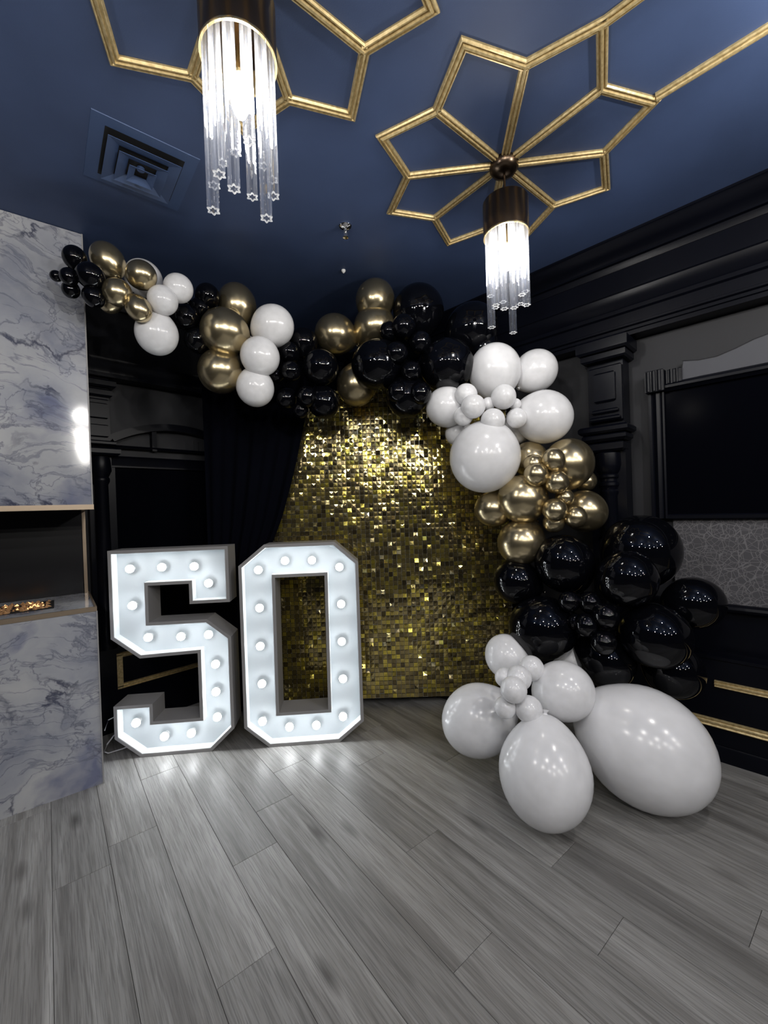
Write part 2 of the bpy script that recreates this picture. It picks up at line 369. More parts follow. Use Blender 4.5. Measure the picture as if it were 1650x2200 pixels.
def pendant(x, y, label, bottoms):
    t = thing('pendant_lamp', label, 'lamp', (x, y, ZC))
    MB().lathe([(0.006, 0), (0.062, 0), (0.064, -0.004), (0.062, -0.020), (0.052, -0.036), (0.030, -0.046), (0.008, -0.050)], seg=32).obj('canopy', M['dark_bronze'], t, True)
    MB().lathe([(0.0055, -0.04), (0.0055, -0.18)], seg=12).obj('stem', M['dark_bronze'], t, True)
    sh = MB().lathe([(0.006, -0.168), (0.095, -0.168), (0.097, -0.171), (0.097, -0.315), (0.0935, -0.315), (0.0935, -0.176), (0.006, -0.176)], seg=48).obj('shade', M['dark_bronze'], t, True)
    MB().lathe([(0.0975, -0.311), (0.0985, -0.314), (0.0975, -0.318), (0.0915, -0.318), (0.0910, -0.250), (0.0930, -0.250)], seg=48, caps=False).obj('shade_rim', M['pale_gold'], sh, True)
    so = MB().lathe([(0.014, -0.176), (0.016, -0.20), (0.016, -0.35), (0.012, -0.355)], seg=16).obj('lamp_socket', M['pale_gold'], t, True)
    MB().lathe([(0.006, -0.354), (0.015, -0.362), (0.023, -0.385), (0.025, -0.41), (0.022, -0.44), (0.012, -0.462), (0.003, -0.468)], seg=20).obj('bulb', M['lamp'], so, True)
    for k, zb in enumerate(bottoms):
        a = k * math.pi / 6; p = LAT * (0.077 * math.cos(a)) + NEAR * (0.077 * math.sin(a))
        ln = (ZC - 0.185) - zb
        rd = rod_mesh(ln).obj('glass_rod', M['glass'], t, False, (p.x, p.y, -0.185))
        rd.data.polygons.foreach_set('use_smooth', [False] * len(rd.data.polygons))
        rod_rim(ln).obj('rod_end', M['rim'], rd)
pendant(0.545, 1.022, 'large near pendant lamp with bronze shade and hanging clear glass rods', [2.227, 2.143, 2.314, 2.19, 2.235, 2.167, 2.26, 2.35, 2.40, 2.284, 2.36, 2.30])
pendant(1.729, 0.908, 'smaller farther pendant lamp with bronze shade, before the right wall', [2.336, 2.258, 2.289, 2.23, 2.232, 2.262, 2.183, 2.34, 2.30, 2.33, 2.183, 2.30])

# air vent
v = thing('air_vent', 'square navy ceiling air diffuser with stepped louvres left of the near pendant', 'vent', (0.583, 1.982, ZC), R(-6))
MB().loft([[(a * .19, b * .19, 0) for a, b in ((-1, -1), (1, -1), (1, 1), (-1, 1))], [(a * .189, b * .189, -.003) for a, b in ((-1, -1), (1, -1), (1, 1), (-1, 1))],
           [(a * .142, b * .142, -.003) for a, b in ((-1, -1), (1, -1), (1, 1), (-1, 1))], [(a * .142, b * .142, 0) for a, b in ((-1, -1), (1, -1), (1, 1), (-1, 1))]]).obj('vent_frame', M['vent'], v)
MB().box((0, 0, -0.0015), (0.284, 0.284, 0.002)).obj('duct_shade_plate', M['void'], v)  # flat black plate stands in for the shade inside the vent
for ro, ri, z0, z1 in ((0.132, 0.090, -0.026, -0.012), (0.090, 0.052, -0.038, -0.020), (0.050, 0.024, -0.048, -0.030)):
    sq = ((-1, -1), (1, -1), (1, 1), (-1, 1))
    MB().loft([[(a * ro, b * ro, z0 + .002) for a, b in sq], [(a * ro, b * ro, z0) for a, b in sq], [(a * ri, b * ri, z1 - .004) for a, b in sq], [(a * ri, b * ri, z1) for a, b in sq], [(a * ro, b * ro, z0 + .002) for a, b in sq]]).obj('louvre', M['vent'], v)
MB().lathe([(0.002, -0.004), (0.015, -0.006), (0.015, -0.016), (0.004, -0.018)], seg=12).obj('vent_core', M['vent'], v, True)
# sprinkler and small ceiling hook
s = thing('fire_sprinkler', 'chrome fire sprinkler head on the dark ceiling between the pendants', 'sprinkler', (1.471, 1.685, ZC))
MB().lathe([(0.006, 0), (0.032, 0), (0.034, -0.004), (0.028, -0.012), (0.014, -0.018), (0.010, -0.02)], seg=24).obj('escutcheon', M['chrome'], s, True)
MB().lathe([(0.009, -0.015), (0.010, -0.03), (0.006, -0.034), (0.004, -0.05), (0.006, -0.056)], seg=16).obj('sprinkler_body', M['chrome'], s, True)
MB().tube([(0.009, 0, -0.03), (0.012, 0, -0.045), (0.005, 0, -0.062)], 0.0018).tube([(-0.009, 0, -0.03), (-0.012, 0, -0.045), (-0.005, 0, -0.062)], 0.0018).obj('frame_arm', M['chrome'], s, True)
MB().lathe([(0.002, -0.060), (0.014, -0.061), (0.015, -0.063), (0.002, -0.064)], seg=16).obj('deflector', M['chrome'], s, True)
hk = tag(MB().lathe([(0.003, 0), (0.013, 0), (0.014, -0.003), (0.012, -0.010), (0.005, -0.018), (0.002, -0.02)], seg=16).obj('ceiling_hook', M['smoke_white'], None, True, (1.725, 2.008, ZC)),
         'tiny white ceiling fitting above the topmost chrome gold balloon', 'fitting')

# ------------------------------------------------------------------ walls
wall_right = struct(MB().box((XR + 0.05, -0.85, 1.45), (0.1, 8.3, 2.9)).obj('wall_right', M['infill']))
wall_back = struct(MB().box((-0.04, YB + 0.05, 1.45), (5.92, 0.1, 2.9)).obj('wall_back', M['infill']))
Y0, Y1 = -2.6, YB
def run_y(name, prof, y0=Y0, y1=Y1, mt='navy', parent=None):   # profile of (x, z), extruded along the right wall
    return MB().sweep([(x, 0, z) for x, z in prof], (0, y0, 0), (0, y1, 0)).obj(name, M[mt], parent, True)
run_y('crown_moulding', [(XR, 2.9), (2.655, 2.9), (2.655, 2.888), (2.665, 2.884), (2.672, 2.872), (2.690, 2.855), (2.715, 2.838), (2.742, 2.826), (2.755, 2.812), (2.755, 2.800), (2.775, 2.798), (2.782, 2.785), (2.788, 2.765), (XR, 2.765)], parent=wall_right)
run_y('frieze_board', [(XR, 2.765), (2.792, 2.765), (2.792, 2.63), (XR, 2.63)], parent=wall_right)
run_y('architrave_moulding', [(XR, 2.63), (2.742, 2.63), (2.742, 2.618), (2.750, 2.612), (2.756, 2.585), (2.772, 2.556), (2.790, 2.536), (2.790, 2.522), (2.775, 2.520), (2.775, 2.508), (2.790, 2.500), (2.790, 2.440), (2.782, 2.436), (2.782, 2.424), (2.796, 2.418), (2.796, 2.402), (2.806, 2.398), (2.806, 2.375), (XR, 2.375)], parent=wall_right)
# the same entablature along the back wall
def run_x(name, prof, x0, x1, mt='navy', parent=None):
    return MB().sweep([(0, y, z) for y, z in prof], (x0, 0, 0), (x1, 0, 0)).obj(name, M[mt], parent, True)
dY = YB - XR
run_x('crown_moulding', [(YB, 2.9), (3.035, 2.9), (3.035, 2.888), (3.045, 2.884), (3.07, 2.855), (3.095, 2.838), (3.122, 2.826), (3.135, 2.8), (3.155, 2.798), (3.168, 2.765), (YB, 2.765)], 0.5, 2.65, parent=wall_back)
run_x('architrave_moulding', [(YB, 2.44), (3.16, 2.44), (3.16, 2.42), (3.175, 2.40), (3.195, 2.36), (3.195, 2.345), (3.18, 2.34), (3.18, 2.32), (YB, 2.32)], 0.5, 2.75, parent=wall_back)
run_x('frieze_board', [(YB, 2.765), (3.20, 2.765), (3.20, 2.44), (YB, 2.44)], 0.5, 2.75, parent=wall_back)
# pilaster on the right wall
pil = MB().box((2.86, 0.850, 1.47), (0.12, 0.20, 1.81)).obj('pilaster', M['navy'], wall_right)
MB().box((2.815, 0.845, 2.335), (0.21, 0.285, 0.08), 0, .012).box((2.83, 0.845, 2.275), (0.18, 0.25, 0.05), 0, .01).obj('cornice_block', M['navy'], pil)
MB().box((2.80, 0.845, 2.05), (0.05, 0.185, 0.34), 0, .008).box((2.772, 0.845, 2.09), (0.03, 0.12, 0.18), 0, .01).box((2.785, 0.845, 1.945), (0.06, 0.15, 0.025), 0, .008).box((2.785, 0.845, 1.90), (0.07, 0.17, 0.03), 0, .01).obj('capital_panel', M['navy'], pil)
MB().box((2.785, 0.845, 1.83), (0.18, 0.275, 0.045), 0, .012).box((2.79, 0.845, 1.785), (0.15, 0.245, 0.05), 0, .015).box((2.80, 0.845, 1.73), (0.12, 0.20, 0.06), 0, .012).obj('abacus', M['navy'], pil)
MB().lathe([(0.05, 1.70), (0.068, 1.69), (0.070, 1.62), (0.062, 1.585), (0.047, 1.565), (0.055, 1.558), (0.055, 1.545), (0.046, 1.535), (0.046, 1.52), (0.056, 1.512), (0.056, 1.495), (0.048, 1.485), (0.046, 1.47), (0.052, 1.46), (0.050, 1.445), (0.044, 1.43), (0.050, 0.95), (0.051, 0.62), (0.066, 0.60), (0.066, 0.56)], (2.80, 0.845, 0), 28).obj('column', M['navy'], pil, True)
# wainscot, ledge and gold rail frame on the right wall
run_y('wainscot_panel', [(XR, 0.0), (2.806, 0.0), (2.806, 0.535), (2.800, 0.540), (2.800, 0.556), (2.806, 0.560), (XR, 0.560)], Y0, 3.18, parent=wall_right)
run_y('chair_rail', [(XR, 0.780), (2.872, 0.780), (2.858, 0.790), (2.852, 0.805), (2.856, 0.818), (2.872, 0.826), (XR, 0.826)], Y0, 0.70, parent=wall_right)
run_y('lower_wall_panel', [(XR, 0.56), (2.895, 0.56), (2.895, 0.782), (XR, 0.782)], Y0, 0.70, parent=wall_right)
run_y('baseboard_cap', [(2.806, 0.0), (2.796, 0.0), (2.796, 0.075), (2.801, 0.085), (2.806, 0.085)], Y0, 3.15, parent=wall_right)
def gold_rail_y(y0, y1, zc, h=0.036):
    pr = [(2.806, -.5), (2.797, -.5), (2.792, -.38), (2.797, -.22), (2.790, -.06), (2.790, .10), (2.796, .24), (2.791, .40), (2.799, .5), (2.806, .5)]
    MB().sweep([(x, 0, zc + z * h) for x, z in pr], (0, y0, 0), (0, y1, 0)).obj('gold_rail', M['gold_trim'], wall_right, True)
gold_rail_y(Y0, 0.36, 0.412); gold_rail_y(Y0, 0.95, 0.200, 0.046)
MB().box((2.798, 0.93, 0.31), (0.014, 0.036, 0.20)).obj('gold_rail', M['gold_trim'], wall_right)
# wallpaper panel
MB().box((2.905, -0.73, 1.058), (0.02, 2.54, 0.468)).obj('wallpaper_panel', M['paper'], wall_right)
# framed dark mirror with pediment
mr = thing('framed_mirror', 'large dark mirror in a black moulded frame above the grey patterned wallpaper', 'mirror', (2.90, 0.0, 1.31))
def rel(mb): mb.v = [(x - 2.90, y - 0.0, z - 1.31) for x, y, z in mb.v]; return mb
rel(MB().box((2.894, -0.62, 1.67), (0.02, 2.36, 0.74))).obj('mirror_glass', M['mirror'], mr)
st_pr = [(2.915, .560), (2.862, .560), (2.855, .568), (2.862, .576), (2.852, .584), (2.846, .596), (2.852, .608), (2.860, .614), (2.850, .622), (2.850, .636), (2.915, .640)]
rel(MB().sweep([(x, y, 0) for x, y in st_pr], (0, 0, 1.29), (0, 0, 2.02))).obj('frame_stile', M['navy'], mr, True)
blk = MB().box((2.865, 0.598, 2.078), (0.09, 0.094, 0.125), 0, .004)
for yy in (0.628, 0.600, 0.574): blk.lathe([(0.011, 2.022), (0.011, 2.134)], (2.822, yy, 0), 12)
rel(blk).obj('corner_block', M['navy'], mr, True)
shd = MB().box((2.880, 0.515, 2.085), (0.05, 0.085, 0.10), 0, .004)
for yy, rr in ((0.545, .008), (0.522, .010), (0.495, .007)): shd.lathe([(rr, 2.036), (rr, 2.134)], (2.857, yy, 0), 12)
rel(shd).obj('frame_shoulder', M['navy'], mr, True)
rel(MB().sweep([(x, 0, z) for x, z in [(2.915, 2.015), (2.862, 2.015), (2.850, 2.026), (2.838, 2.032), (2.838, 2.046), (2.850, 2.056), (2.866, 2.066), (2.915, 2.070)]], (0, -1.8, 0), (0, 0.556, 0))).obj('frame_header', M['navy'], mr, True)
rel(MB().box((2.89, -0.62, 1.298), (0.05, 2.4, 0.03), 0, .006)).obj('frame_sill', M['navy'], mr)
top = [(0.465, 2.170), (0.398, 2.152), (0.318, 2.150), (0.241, 2.170), (0.167, 2.195), (0.06, 2.215), (-0.1, 2.235), (-0.6, 2.25), (-1.8, 2.25)]
bot = [(-1.8, 2.068), (0.405, 2.068), (0.418, 2.062), (0.43, 2.048), (0.45, 2.044), (0.486, 2.045)]
rel(MB().sweep([(0, y, z) for y, z in top + bot], (2.872, 0, 0), (2.918, 0, 0))).obj('pediment_board', M['board'], mr)
edge_line = tag(MB().tube([(2.868, 0.470, 2.172), (2.868, 0.398, 2.156), (2.868, 0.318, 2.154), (2.868, 0.241, 2.174), (2.868, 0.167, 2.199), (2.868, 0.06, 2.219)], 0.0022, 6).obj('thin_edge_line', M['dark_line'], None, True), 'thin dark line running along the top edge of the grey board above the dark mirror', 'cord')  # thin dark line tracing the top edge of the pediment board

# back wall: pilaster beside the fireplace, arched overdoor, dark mirror, wainscot with gold frame
bp = MB().box((0.640, 3.265, 1.17), (0.13, 0.07, 2.34)).obj('pilaster', M['navy'], wall_back)
MB().box((0.64, 3.24, 2.28), (0.20, 0.11, 0.05), 0, .01).box((0.64, 3.245, 2.22), (0.16, 0.09, 0.05), 0, .01).box((0.64, 3.25, 2.04), (0.12, 0.07, 0.28), 0, .008).box((0.64, 3.235, 1.89), (0.17, 0.12, 0.03), 0, .008).box((0.64, 3.225, 1.835), (0.21, 0.14, 0.05), 0, .012).obj('pilaster_capital', M['navy'], bp)
MB().box((0.64, 3.21, 2.10), (0.10, 0.02, 0.10), 0, .006).box((0.64, 3.21, 1.97), (0.10, 0.02, 0.08), 0, .006).obj('capital_panel', M['navy'], bp)
MB().lathe([(0.05, 1.80), (0.055, 1.78), (0.060, 1.71), (0.042, 1.67), (0.048, 1.66), (0.048, 1.64), (0.038, 1.62), (0.042, 1.0), (0.044, 0.62), (0.056, 0.60), (0.056, 0.56)], (0.64, 3.215, 0), 24).obj('column', M['navy'], bp, True)
def arc_ring(r0, r1, y0, y1, a0, a1, cx, cz, n=20):
    rings = []
    for i in range(n + 1):
        a = a0 + (a1 - a0) * i / n
        rings.append([(cx + r * math.sin(a), y, cz + r * math.cos(a)) for r, y in ((r0, y0), (r1, y0), (r1, y1), (r0, y1))])
    return MB().loft(rings, True)
AX, AR = 1.128, 0.847; AZ = 2.069 - AR
struct(arc_ring(AR - .035, AR, 3.24, 3.30, -0.54, 0.54, AX, AZ).obj('arch_moulding', M['navy'], wall_back, True))
arc_ring(AR - .05, AR - .03, 3.225, 3.30, -0.53, 0.53, AX, AZ).obj('arch_moulding', M['navy'], wall_back, True)
def tympanum(x0, x1, y):
    n = 10; up = [(x0 + (x1 - x0) * i / n) for i in range(n + 1)]
    rr = AR - .085
    top_ = [(x, AZ + math.sqrt(max(0, rr * rr - (x - AX) ** 2))) for x in up]
    return [(x, z) for x, z in top_ if z > 1.895]
for x0, x1 in ((0.735, 0.955), (0.995, 1.26), (1.30, 1.53)):
    tp = tympanum(x0, x1, 0); pts = [(tp[0][0], 1.893)] + tp + [(tp[-1][0], 1.893)]
    MB().sweep([(x, 0, z) for x, z in pts], (0, 3.285, 0), (0, 3.298, 0)).obj('arch_panel', M['infill'], wall_back)
MB().box((0.975, 3.27, 1.95), (0.03, 0.05, 0.17)).obj('arch_mullion', M['navy'], wall_back)
run_x('arch_beam', [(YB, 1.89), (3.245, 1.89), (3.24, 1.885), (3.25, 1.872), (YB, 1.872)], 0.70, 2.6, parent=wall_back)
run_x('mirror_head', [(YB, 1.818), (3.25, 1.818), (3.245, 1.812), (3.255, 1.80), (3.262, 1.755), (3.25, 1.752), (3.25, 1.742), (YB, 1.742)], 0.705, 2.6, parent=wall_back)
bm_ = MB().box((1.62, 3.285, 1.16), (1.80, 0.02, 1.17)).obj('smoked_mirror', M['mirror'], wall_back)
MB().box((0.715, 3.28, 1.16), (0.03, 0.04, 1.17)).obj('mirror_stile', M['navy'], wall_back)
run_x('mirror_rail', [(YB, 0.60), (3.25, 0.60), (3.24, 0.585), (3.25, 0.565), (YB, 0.565)], 0.70, 2.6, parent=wall_back)
run_x('wainscot_panel', [(YB, 0.0), (3.24, 0.0), (3.24, 0.565), (YB, 0.565)], 0.50, 2.75, parent=wall_back)
def gold_rail_x(x0, x1, zc, h=0.034):
    pr = [(3.24, -.5), (3.232, -.5), (3.227, -.38), (3.232, -.22), (3.226, -.06), (3.226, .10), (3.231, .24), (3.227, .40), (3.233, .5), (3.24, .5)]
    MB().sweep([(0, y, zc + z * h) for y, z in pr], (x0, 0, 0), (x1, 0, 0)).obj('gold_rail', M['gold_trim'], wall_back, True)
gold_rail_x(0.69, 1.7, 0.492); gold_rail_x(0.69, 1.7, 0.285)
MB().box((0.707, 3.233, 0.388), (0.034, 0.014, 0.23)).obj('gold_rail', M['gold_trim'], wall_back)

# ------------------------------------------------------------------ fireplace (local: x along the face to the left, y towards the wall)
FE, FA = Vector((0.487, 2.655, 0)), R(-7.0)
fp = thing('fireplace', 'tall marble fireplace with open firebox at the left of the room', 'fireplace', FE, FA)
def fbox(name, x0, x1, y0, y1, z0, z1, mt, ch=0.0, parent=fp):
    return MB().box(((x0 + x1) / 2, (y0 + y1) / 2, (z0 + z1) / 2), (abs(x1 - x0), y1 - y0, z1 - z0), 0, ch).obj(name, M[mt], parent)
FW = -1.65
fbox('upper_marble_panel', FW, -0.004, 0.004, 0.60, 1.478, 2.898, 'marble')
fbox('lower_marble_panel', FW, -0.004, 0.004, 0.60, 0.0, 0.918, 'marble')
fbox('hearth_slab', FW, -0.010, 0.012, 0.60, 0.918, 0.936, 'marble')
fbox('bronze_edge', FW, 0.0, 0.0, 0.012, 0.915, 0.939, 'bronze')
fbox('bronze_edge', -0.010, 0.0, 0.012, 0.60, 0.918, 0.939, 'bronze')
fbox('bronze_edge', FW, 0.004, -0.002, 0.016, 1.452, 1.478, 'bronze')
fbox('soffit', FW, -0.004, 0.016, 0.60, 1.455, 1.478, 'firebox')
fbox('white_corner_trim', -0.004, 0.002, 0.0, 0.006, 0.0, 0.915, 'letter_wall')
fbox('white_corner_trim', -0.004, 0.002, 0.0, 0.006, 1.478, 2.898, 'letter_wall')
fbox('corner_post', -0.026, -0.008, 0.585, 0.60, 0.936, 1.455, 'bronze')
fbox('firebox_back', FW, -0.030, 0.575, 0.597, 0.936, 1.455, 'firebox')
tr = fbox('burner_tray', FW, -0.178, 0.148, 0.44, 0.926, 0.9365, 'void')
cr = random.Random(3)
def rock(mb, x, y, z, r):
    vs = []
    for i in range(6):
        a = i * math.pi / 3 + cr.random(); vs.append((x + r * math.cos(a) * cr.uniform(.7, 1.2), y + r * math.sin(a) * cr.uniform(.7, 1.2), z))
    mb.add(vs + [(x + cr.uniform(-.3, .3) * r, y, z + r * cr.uniform(.7, 1.3))], [(5, 4, 3, 2, 1, 0)] + [(i, (i + 1) % 6, 6) for i in range(6)])
cm = MB()
for i in range(260): rock(cm, cr.uniform(-0.9, -0.20), cr.uniform(0.17, 0.425), 0.936, cr.uniform(.008, .017))
o = cm.obj('fire_glass', M['crystal'], fp); o['kind'] = 'stuff'
em = MB()  # glowing chips stand in for light reflected by the crystals
for i in range(46): rock(em, cr.choice((-0.30, -0.255, -0.42, -0.6, -0.75)) + cr.gauss(0, .022), cr.uniform(0.19, 0.40), 0.940, cr.uniform(.004, .011))
o = em.obj('fire_glass_glint', M['glint'], fp); o['kind'] = 'stuff'

# ------------------------------------------------------------------ marquee numbers
DEP, REC, BT = 0.165, 0.062, 0.018
def offset_poly(poly, d):
    n = len(poly); area = sum(poly[i][0] * poly[(i + 1) % n][1] - poly[(i + 1) % n][0] * poly[i][1] for i in range(n)); sg = 1 if area > 0 else -1
    out = []
    for i in range(n):
        p0, p1, p2 = Vector(poly[i - 1]), Vector(poly[i]), Vector(poly[(i + 1) % n])
        a = (p1 - p0).normalized(); b = (p2 - p1).normalized()
        na = Vector((-a.y, a.x)) * sg; nb = Vector((-b.y, b.x)) * sg
        k = (na + nb); k = k / max(1e-6, k.dot(na)); out.append(tuple(p1 + k * d))
    return out
def marquee(label, P, ang, outer, hole, bulbs):
    t = thing('marquee_number', label, 'light sign', P, R(ang))
    def ring_wall(poly, inward):
        inn = offset_poly(poly, BT * inward)
        def L(pp, y): return [(x, y, z) for x, z in pp]
        return [L(poly, DEP), L(poly, 0), L(inn, 0), L(inn, DEP), L(poly, DEP)]
    def lining(poly, inward):
        a_, b_ = offset_poly(poly, BT * inward), offset_poly(poly, (BT + .002) * inward)
        def L(pp, y): return [(x, y, z) for x, z in pp]
        return MB().loft([L(a_, .003), L(b_, .003), L(b_, REC + .001), L(a_, REC + .001), L(a_, .003)])
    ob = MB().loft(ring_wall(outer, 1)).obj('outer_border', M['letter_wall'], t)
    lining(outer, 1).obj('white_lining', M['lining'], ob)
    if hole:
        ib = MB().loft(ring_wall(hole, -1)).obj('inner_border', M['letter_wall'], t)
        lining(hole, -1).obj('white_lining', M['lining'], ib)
    o2 = offset_poly(outer, BT * .5)
    from mathutils.geometry import tessellate_polygon
    loops = [[Vector((x, z, 0)) for x, z in o2]]
    if hole: loops.append([Vector((x, z, 0)) for x, z in offset_poly(hole, -BT * .5)])
    flat = [p for l in loops for p in l]; tris = tessellate_polygon(loops)
    n = len(flat); vs = [(p.x, REC, p.y) for p in flat] + [(p.x, DEP - .002, p.y) for p in flat]
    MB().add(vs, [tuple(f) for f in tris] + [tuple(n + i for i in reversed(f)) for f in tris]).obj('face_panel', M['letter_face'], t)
    for x, z in bulbs:
        so = MB().lathe([(0.014, 0.0), (0.015, 0.012), (0.0195, 0.020), (0.0235, 0.032), (0.0240, 0.036), (0.021, 0.036)], seg=18).obj('bulb_socket', M['socket'], t, True, (x, REC, z), (R(90), 0, 0))
        b = MB().lathe([(0.010, 0.034), (0.0232, 0.0362), (0.0235, 0.042), (0.020, 0.053), (0.012, 0.060), (0.002, 0.062)], seg=18).obj('bulb', M['bulb'], so, True)
    return t
FIVE = [(-.142, 1.213), (.535, 1.213), (.535, .880), (.305, .880), (.305, 1.0), (.073, 1.0), (.073, .785), (.400, .785), (.535, .672), (.535, .125), (.400, 0), (0, 0), (-.142, .118), (-.142, .307), (.075, .307), (.075, .203), (.340, .203), (.340, .587), (.014, .578), (-.142, .700)]
ZERO = [(-.142, 1.090), (.012, 1.213), (.430, 1.213), (.570, 1.085), (.570, .117), (.420, 0), (0, 0), (-.142, .124)]
HOLE = [(.070, 1.012), (.364, 1.012), (.358, .202), (.066, .202)]
B5 = [(-0.032, 1.101), (0.147, 1.102), (0.331, 1.098), (0.41, 0.994), (-0.025, 0.885), (0.056, 0.692), (0.241, 0.685), (0.399, 0.687), (0.433, 0.507), (0.43, 0.342), (0.432, 0.19), (-0.03, 0.194), (0.126, 0.1), (0.279, 0.106)]
B0 = [(-0.031, 1.06), (0.129, 1.109), (0.29, 1.105), (0.455, 1.056), (-0.032, 0.831), (0.457, 0.83), (-0.036, 0.601), (0.453, 0.601), (-0.034, 0.374), (0.452, 0.373), (-0.039, 0.147), (0.12, 0.102), (0.281, 0.101), (0.444, 0.143)]
marquee('glowing white marquee number five with round bulbs, beside the marble fireplace', (0.695, 2.772, 0), -39.5, FIVE, None, B5)
marquee('glowing white marquee number zero with round bulbs, in front of the gold sequins', (1.255, 2.295, 0), -41.0, ZERO, HOLE, B0)
cd = tag(MB().tube([(0.655, 2.93, 0.20), (0.625, 2.95, 0.215), (0.575, 2.95, 0.205), (0.555, 2.95, 0.15)], 0.0035)
         .tube([(0.655, 2.95, 0.125), (0.60, 2.955, 0.10), (0.566, 2.96, 0.06), (0.553, 2.965, 0.02), (0.57, 2.96, 0.006), (0.60, 2.955, 0.006), (0.64, 2.94, 0.010), (0.665, 2.92, 0.02)], 0.004).obj('power_cord', M['cable'], None, True),
         'white power cord looping on the floor between the fireplace and the number five', 'cord')

# ------------------------------------------------------------------ sequin backdrop
SP, SA = Vector((1.99, 2.246, 0)), math.atan2(-0.714, 0.70)
bd = thing('sequin_backdrop', 'tall backdrop panel covered in small square gold sequins behind the balloon arch', 'backdrop', SP, SA)
S0, S1_, PZ0, PZ1, PT = -0.70, 1.075, 0.05, 2.26, 0.0310
MB().box(((S0 + S1_) / 2, 0.022, (PZ0 + PZ1) / 2), (S1_ - S0, 0.008, PZ1 - PZ0)).obj('backing_board', M['backing'], bd)
for sx in (S0 + .02, S1_ - .02): MB().box((sx, 0.05, 1.14), (0.035, 0.035, 2.28)).box((sx, 0.03, 0.012), (0.05, 0.12, 0.024)).obj('stand_post', M['backing'], bd)
gm = MB(); ns = int((S1_ - S0) / PT); nz = int((PZ1 - PZ0) / PT)
for i in range(ns + 1): gm.box((S0 + i * PT, 0.014, (PZ0 + PZ1) / 2), (0.0022, 0.004, PZ1 - PZ0))
for j in range(nz + 1): gm.box(((S0 + S1_) / 2, 0.014, PZ0 + j * PT), (S1_ - S0, 0.004, 0.0022))
o = gm.obj('backing_grid', M['grid'], bd); o['kind'] = 'stuff'
sq = random.Random(11)
h = PT * 0.455
cell = MB().add([(-h, 0, 0), (h, 0, 0), (h, 0, -2 * h), (-h, 0, -2 * h), (-h, .0006, 0), (h, .0006, 0), (h, .0006, -2 * h), (-h, .0006, -2 * h), (0, -.0007, -h)],
                [(0, 1, 8), (1, 2, 8), (2, 3, 8), (3, 0, 8), (7, 6, 5, 4), (0, 4, 5, 1), (1, 5, 6, 2), (2, 6, 7, 3), (3, 7, 4, 0)])
cell_me = cell.mesh('sequin', M['sequin'])
def tilt(i, j):
    wv = 3.2 * math.sin(i * .31 + 1.7 * math.sin(j * .17)) + 2.6 * math.sin(j * .43 + i * .12)
    rx = abs(sq.gauss(0.6, 2.2)) + max(0, wv) * .5; rzz = sq.gauss(0, 2.4) + 1.4 * math.sin(i * .55 + j * .09)
    if j < 25 and i > 20 and sq.random() < .5: rx = -abs(sq.gauss(5.0, 4.0))
    if sq.random() < .07: rx = sq.uniform(8, 32)
    if sq.random() < .03: rzz += sq.uniform(-14, 14)
    return R(rx), R(sq.gauss(0, 1.2)), R(rzz)
from mathutils import Euler
rest = MB()
cells = [(i, j) for i in range(ns) for j in range(nz)]
front = [(i, j) for i, j in cells if 24 <= i < 39 and 16 <= j < 36]
chosen = set(front[:300])
for i, j in cells:
    rx, ry, rz = tilt(i, j); p = Vector((S0 + (i + .5) * PT, 0.004, PZ0 + (j + 1) * PT - .001))
    if (i, j) in chosen:
        o = bpy.data.objects.new('sequin', cell_me); COL.objects.link(o); o.parent = bd; o.location = p; o.rotation_euler = (-rx, ry, rz)
    else:
        mt_ = Euler((-rx, ry, rz)).to_matrix()
        rest.add([tuple(mt_ @ Vector(q) + p) for q in cell.v], cell.f)
o = rest.obj('sequin_field', M['sequin'], bd); o['kind'] = 'stuff'

# ------------------------------------------------------------------ black drape gathered at the left of the backdrop
def drape():
    rows, cols = 26, 60; rings = []
    edge = [(2.34, -0.30), (2.093, -0.336), (1.929, -0.374), (1.699, -0.431), (1.535, -0.479), (1.388, -0.524), (1.243, -0.581), (1.19, -0.606), (0.9, -0.70), (0.5, -0.78), (0.02, -0.82)]
    def right(z):
        for (z1, s1), (z2, s2) in zip(edge, edge[1:]):
            if z <= z1 and z >= z2: return s1 + (s2 - s1) * (z1 - z) / (z1 - z2)
        return edge[0][1] if z > 2.34 else edge[-1][1]
    fr, bk = [], []
    for i in range(rows + 1):
        z = 2.36 - (2.36 - 0.02) * i / rows; r_ = right(z); l_ = -1.06 + 0.10 * (1 - i / rows) * 0
        a, b = [], []
        for j in range(cols + 1):
            t = j / cols; s_ = l_ + (r_ - l_) * t
            y = -0.060 + 0.010 * math.sin(t * 2 * math.pi * 7 + .6 * math.sin(i * .2)) + .006 * math.sin(t * 31)
            a.append((s_, y, z)); b.append((s_, y + .003, z))
        fr.append(a); bk.append(b)
    rings = [a + list(reversed(b)) for a, b in zip(fr, bk)]
    return MB().loft(rings, True)
dr = drape().obj('drape_curtain', M['drape'], None, True, SP, (0, 0, SA))
tag(dr, 'black curtain hanging over the left edge of the gold sequin backdrop', 'curtain')

